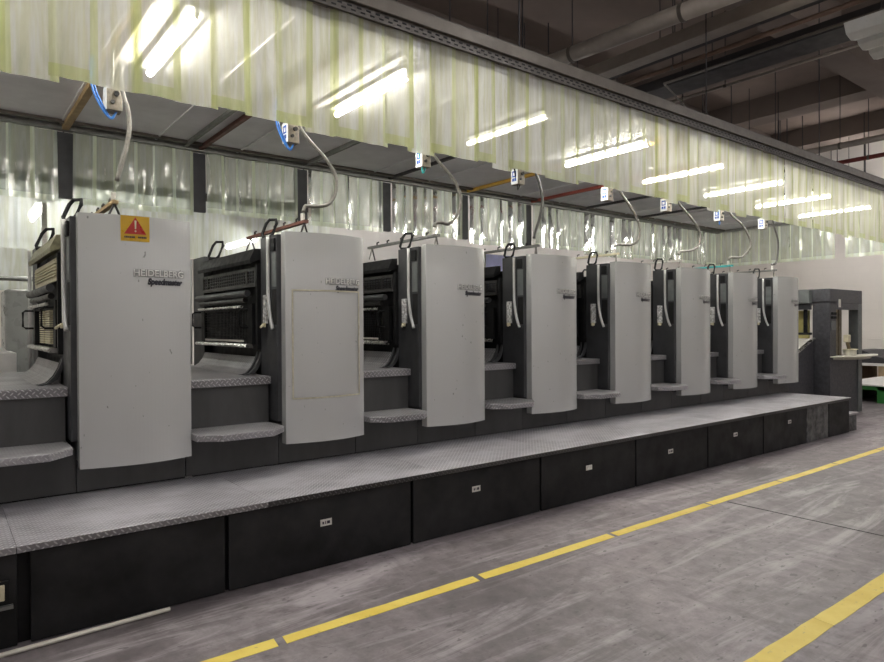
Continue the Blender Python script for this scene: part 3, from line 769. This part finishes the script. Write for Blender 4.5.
o = MB().box(.91, .955, 8.3, 8.345, 0, 2.98).build('paint_stained_post', 'sticker', loc=(.93, 8.32, 0)); tag(o, 'thin paint-stained white post left of the first unit\'s guard', 'post')

t = empty('sheet_screen', (8.1, 8.5, 0)); tag(t, 'pale violet plastic sheet on a stand seen behind the third and fourth press units', 'screen')
MB().box(7.55, 8.75, 8.49, 8.50, 1.6, 2.86).build('sheet', 'violet', t, loc=t.location)
for x in (7.53, 8.75): MB().box(x, x + .03, 8.48, 8.51, 0, 2.88).build('post', 'grey_bar', t, loc=t.location)

# ---------------------------------------------------------------- delivery at the right end
dl = empty('delivery_tower', (12.7, 5.6, 0)); tag(dl, 'dark grey delivery tower with opening and ivory tray at the right end of the press', 'press delivery')
b = dl.location
m = MB(); m.box(12.05, 12.30, 4.70, 4.98, 0, 2.0); m.build('front_column', 'del', dl, loc=b, bevel=.004)
MB().box(12.05, 13.45, 4.70, 6.9, 1.97, 2.215).build('top_hood', 'del', dl, loc=b, bevel=.006)
MB().box(12.30, 13.28, 4.70, 4.76, 1.86, 1.97).build('front_lintel', 'del', dl, loc=b)
MB().box(13.27, 13.45, 4.70, 4.86, 0, 1.97).build('right_column', 'del_grey', dl, loc=b, bevel=.004)
MB().box(12.06, 13.26, 4.72, 5.0, 0, 1.03).build('lower_panel', 'del', dl, loc=b)
MB().box(12.05, 13.4, 6.5, 6.9, 0, 1.97).build('far_column', 'bronze', dl, loc=b)
m = MB()
for q in range(4): m.box(12.75 + q * .17, 12.88 + q * .17, 5.02, 5.10, 1.0, 1.96)
m.build('slatted_inner_panel', 'bronze', dl, loc=b)
MB().box(12.08, 13.4, 5.0, 6.5, 0, .95).build('pile_housing', 'del', dl, loc=b)
for z in (1.72, 1.79): 
    MB().box(12.09, 12.27, 4.675, 4.70, z - .022, z + .022).build('control_button_row', 'hole', dl, loc=b, bevel=.008)
MB().box(12.09, 12.27, 4.685, 4.70, 1.50, 1.66).build('control_panel', 'del_grey', dl, loc=b)
MB().box(12.40, 12.48, 4.69, 4.70, 1.90, 2.04).build('sticker', 'sticker', dl, loc=b)
m = MB()
ft = [(12.02, 4.69), (12.10, 4.50), (12.35, 4.38), (12.75, 4.33), (13.2, 4.36), (13.62, 4.50), (13.72, 4.60), (13.5, 4.69)]
m.prism(ft, 1.035, 1.055); m.prism([(12.7 + (px - 12.7) * .82, 4.69 + (py - 4.69) * .72) for px, py in ft], .99, 1.035)
m.build('inspection_tray', 'tray', dl, loc=b, bevel=.006)
# device on the tray
t = empty('inspection_device', (12.62, 4.6, 1.055)); tag(t, 'cream measuring device with round base standing on the ivory tray', 'device')
MB().tube([(12.62, 4.6, 1.055), (12.62, 4.6, 1.16)], .10, 16).build('base', 'tray', t, loc=t.location)
MB().tube([(12.62, 4.6, 1.16), (12.62, 4.6, 1.17)], [.13, .12], 16).build('rim', 'cream', t, loc=t.location)
MB().tube([(12.58, 4.6, 1.17), (12.52, 4.6, 1.27), (12.50, 4.6, 1.33)], .03, 10).build('arm', 'bronze', t, loc=t.location)
MB().box(12.44, 12.56, 4.56, 4.64, 1.29, 1.42).build('head', 'cream', t, loc=t.location, bevel=.01)
# chain section between last unit and tower
MB().prism([(10.95, 0), (12.04, 0), (12.04, 1.34), (11.5, 1.14), (10.95, .95)], 4.96, 6.85, 'y').build('slanted_side_panel', 'del', dl, loc=b)
MB().prism([(10.95, .955), (12.04, 1.345), (12.04, 1.37), (10.95, .98)], 4.93, 4.965, 'y').build('side_rail', 'bright_metal', dl, loc=b)
MB().prism([(10.95, .96), (12.04, 1.35), (12.04, 1.36), (10.95, .97)], 5.0, 6.8, 'y').build('sheet_guide', 'sticker', dl, loc=b)
MB().box(11.9, 12.05, 4.98, 6.8, 1.97, 2.20).build('cross_hood', 'del_grey', dl, loc=b, bevel=.004)
MB().box(11.96, 12.02, 4.98, 6.8, 1.86, 1.965).build('cross_beam', 'frame', dl, loc=b)
for y in (5.06, 5.35): MB().box(12.0, 12.05, y, y + .05, 1.45, 1.87).build('glass_post', 'black', dl, loc=b)
MB().box(12.2, 12.24, 5.1, 6.3, 1.35, 1.85).build('yellow_glow_panel', 'yellow_light', dl, loc=b)  # yellow light inside the opening, put in as a coloured panel
MB().box(11.98, 12.04, 4.98, 6.5, 1.42, 1.46).build('ledge', 'dark_metal', dl, loc=b)

# ---------------------------------------------------------------- pallets at the right
t = empty('green_pallet', (17.0, 6.0, 0)); tag(t, 'green pallet topped with a white board by the right wall', 'pallet')
MB().box(15.0, 17.6, 4.0, 5.75, .34, .37).build('white_board', 'paper', t, loc=t.location)
m = MB()
for y in (4.02, 4.8, 5.55): m.box(15.02, 17.5, y, y + .18, 0, .34)
m.box(15.02, 17.5, 4.02, 5.72, .26, .335)
m.build('pallet_frame', 'green', t, loc=t.location)
t = empty('sheet_pallet', (18.4, 6.2, 0)); tag(t, 'timber pallet carrying a white board and a dark bulging pile near the right wall', 'pallet')
MB().box(17.7, 19.4, 4.9, 6.6, .60, .66).build('white_board', 'paper', t, loc=t.location)
m = MB()
for y in (4.95, 5.7, 6.4): m.box(17.72, 19.3, y, y + .15, 0, .60)
m.build('pallet_frame', 'timber', t, loc=t.location)
o = MB().prism([(6.5, .66), (4.95, .66), (5.0, .70), (5.5, .74), (5.9, .82), (6.2, .96), (6.45, .97)], 17.8, 19.2, 'x').build('dark_sheet_pile', 'charcoal', loc=(18.5, 5.7, .66), bevel=.03)
tag(o, 'dark sagging pile of sheets lying on the timber pallet', 'pile')
o = MB().box(19.5, 19.9, 4.2, 6.7, 0, 1.22).build('board_stack', 'wall', loc=(19.7, 5.5, 0)); tag(o, 'pale stacked boards leaning by the right wall', 'boards')

# ---------------------------------------------------------------- under the hall ceiling
def pipe(nm, p, q, r, mt, lab, cat, grp=None, box=None):
    t = empty(nm, ((p[0] + q[0]) / 2, (p[1] + q[1]) / 2, max(p[2], q[2])))
    tag(t, lab, cat, grp); return t
def run(nm, pts, r, mt, lab, cat, hang=2, seg=12):
    p0, p1 = Vector(pts[0]), Vector(pts[-1]); mid = (p0 + p1) / 2
    t = empty(nm, mid); tag(t, lab, cat)
    MB().tube(pts, r, seg).build('run', mt, t, loc=mid, smooth=True)
    for h in range(hang):
        f = (h + .5) / hang; s = p0.lerp(p1, f)
        # find point on the polyline at that fraction
        L = [(Vector(b_) - Vector(a_)).length for a_, b_ in zip(pts[:-1], pts[1:])]; d = sum(L) * f; k = 0
        while k < len(L) - 1 and d > L[k]: d -= L[k]; k += 1
        s = Vector(pts[k]).lerp(Vector(pts[k + 1]), d / L[k])
        MB().tube([(s.x, s.y, s.z + r * .7), (s.x, s.y, ZC)], .008, 6).build('hanger_rod', 'dark_steel', t, loc=mid)
        a = (p1 - p0).normalized()
        MB().tube([tuple(s - a * .02), tuple(s + a * .02)], r * 1.12, seg).build('hanger_clamp', 'rail', t, loc=mid)
    return t
run('round_duct', [(6.12, 7.6, 5.0), (6.60, 1.8, 5.0)], .095, 'duct', 'large round grey duct crossing under the ceiling, leftmost', 'duct', 4, 16)
def boxrun(nm, x0, x1, y0, y1, z0, z1, mt, lab, cat):
    c = ((x0 + x1) / 2, (y0 + y1) / 2, z0); t = empty(nm, c); tag(t, lab, cat)
    MB().box(x0, x1, y0, y1, z0, z1).build('run', mt, t, loc=c, bevel=.008)
    for y in (y0 + .6, (y0 + y1) / 2, y1 - .6): MB().tube([((x0 + x1) / 2, y, z1 - .01), ((x0 + x1) / 2, y, ZC)], .008, 6).build('hanger_rod', 'dark_steel', t, loc=c)
boxrun('flat_duct', 7.05, 7.28, .5, 9.0, 4.98, 5.14, 'duct', 'flat rectangular brown-grey duct right of the round duct', 'duct')
boxrun('cable_tray', 7.36, 7.62, .5, 9.0, 5.10, 5.2, 'dark_steel', 'dark cable tray between the flat duct and the brown pipe', 'cable tray')
run('brown_pipe', [(7.68, 9.0, 5.0), (7.68, .8, 5.0)], .03, 'brown_pipe', 'reddish brown pipe running under the ceiling', 'pipe', 3)
run('thin_conduit', [(14.0, 5.62, 4.9), (9.9, 5.80, 4.9), (7.86, 5.15, 4.9), (7.86, .8, 4.9)], .018, 'rail', 'thin pale conduit with a bend above the curtain header', 'conduit', 3)
boxrun('cable_tray', 8.15, 8.62, .5, 9.0, 4.98, 5.12, 'dark_steel', 'wide black cable tray right of the thin conduit', 'cable tray')
run('thin_pipe', [(9.0, 9.0, 5.05), (9.0, .8, 5.05)], .022, 'duct', 'thin grey pipe right of the wide black cable tray', 'pipe', 3)
run('grey_pipe', [(13.6, 9.5, 5.0), (13.6, 2.5, 5.0)], .06, 'duct', 'grey pipe near the right end of the ceiling', 'pipe', 4)
run('red_pipe', [(15.0, 9.5, 5.0), (15.0, 2.5, 5.0)], .045, 'red_pipe', 'dark red sprinkler pipe above the right end of the curtain', 'pipe', 4)
RODS = [(4.14, 7, 5.5), (4.71, 7, 4.9), (5.6, 7, 4.8), (7.0, 7, 4.9), (8.0, 7.4, 5.3), (11.3, 7, 5.2), (12.0, 7, 5.2), (13.1, 7, 5.3), (14.3, 6.6, 5.1), (15.2, 7, 5.1), (15.6, 7, 5.1), (16.4, 7, 5.1), (17.3, 6, 5.2), (18.4, 7, 5.0), (18.8, 7.3, 5.0), (19.4, 6.7, 5.2)]
for i, (x, y, z) in enumerate(RODS):
    o = MB().tube([(x, y, z), (x, y, ZC)], .011, 6).build('suspension_rod', 'dark_steel', loc=(x, y, ZC))
    tag(o, 'thin dark rod hanging from the hall ceiling, number %d counted from the left edge' % (i + 1), 'rod', 'hanging ceiling rods')

# hall lamp fixtures: the ribbed one in view is unlit, the lit ones over the aisle are added, out of view
t = empty('ribbed_lamp_fixture', (7.75, 2.0, 4.6)); tag(t, 'ribbed white unlit lamp fixture in the upper right corner', 'lamp fixture')
b = t.location
for q in range(3):
    x = 7.2 + q * .36
    MB().prism([(x, 4.5), (x + .12, 4.47), (x + .24, 4.5), (x + .30, 4.60), (x - .06, 4.60)], 1.3, 2.66 + .02 * q, 'y').build('reflector', 'white_paint', t, loc=b, bevel=.006)
    MB().box(x + .25, x + .35, 1.3, 2.60, 4.56, 4.6).build('spacer', 'dark_steel', t, loc=b)
for x in (7.3, 8.1): MB().tube([(x, 2.3, 4.59), (x, 2.3, ZC)], .008, 6).build('hanger_rod', 'dark_steel', t, loc=b)
k = 0
for x, y_ in [(-1.5, 1.9), (1.6, 1.9), (4.7, 1.9), (9.6, 1.3), (14.2, 1.3), (-1.5, -1.5), (1.6, -1.5), (4.7, -1.5), (7.8, -1.5), (11, -1.5)]:  # lamps added out of view to light aisle floor and press covers
    t = empty('added_hall_lamp', (x, y_, 4.72)); tag(t, 'added twin tube lamp over the aisle, %s row, %s from the left' % (('outer', ords[k - 5]) if k > 4 else ('inner', ords[k])), 'lamp', 'added lamps over the aisle')
    b = t.location; k += 1
    MB().box(x - .7, x + .7, y_ - .04, y_ + .04, 4.745, 4.78).build('batten', 'white_paint', t, loc=b)
    for d in (-.06, .06): MB().tube([(x - .6, y_ + d, 4.72), (x + .6, y_ + d, 4.72)], .018, 8).build('light_tube', 'added_hall_light', t, loc=b, smooth=True)
    for d in (-.5, .5): MB().tube([(x + d, y_, 4.77), (x + d, y_, ZC)], .006, 6).build('hanger_rod', 'dark_steel', t, loc=b)

for i, (x, y) in enumerate(((6.5, 9.6), (10.5, 9.6), (14.5, 9.6), (18.0, 6.4), (18.0, 2.8))):  # lamps added to brighten the back wall and the right wall
    t = empty('added_hall_lamp', (x, y, 4.72)); tag(t, ['added twin tube lamp over the rear aisle, first from the left', 'added twin tube lamp over the rear aisle, middle one', 'added twin tube lamp over the rear aisle, rightmost', 'added twin tube lamp near the right wall, behind the canopy end', 'added twin tube lamp near the right wall, over the aisle'][i], 'lamp', 'added lamps over the rear aisle')
    b = t.location
    MB().box(x - .7, x + .7, y - .04, y + .04, 4.745, 4.78).build('batten', 'white_paint', t, loc=b)
    for d in (-.06, .06): MB().tube([(x - .6, y + d, 4.72), (x + .6, y + d, 4.72)], .018, 8).build('light_tube', 'wall_fill_light' if i > 2 else 'added_hall_light', t, loc=b, smooth=True)
    for d in (-.5, .5): MB().tube([(x + d, y, 4.77), (x + d, y, ZC)], .006, 6).build('hanger_rod', 'dark_steel', t, loc=b)

# ---------------------------------------------------------------- world, view
w = bpy.data.worlds.new('world'); SC.world = w; w.use_nodes = True
w.node_tree.nodes['Background'].inputs[0].default_value = (.9, .9, 1, 1); w.node_tree.nodes['Background'].inputs[1].default_value = .05
SC.view_settings.view_transform = 'Standard'; SC.view_settings.look = 'None'; SC.view_settings.exposure = 1.08; SC.view_settings.gamma = 1
SC.view_settings.use_curve_mapping = False
SC.cycles.transparent_max_bounces = 16
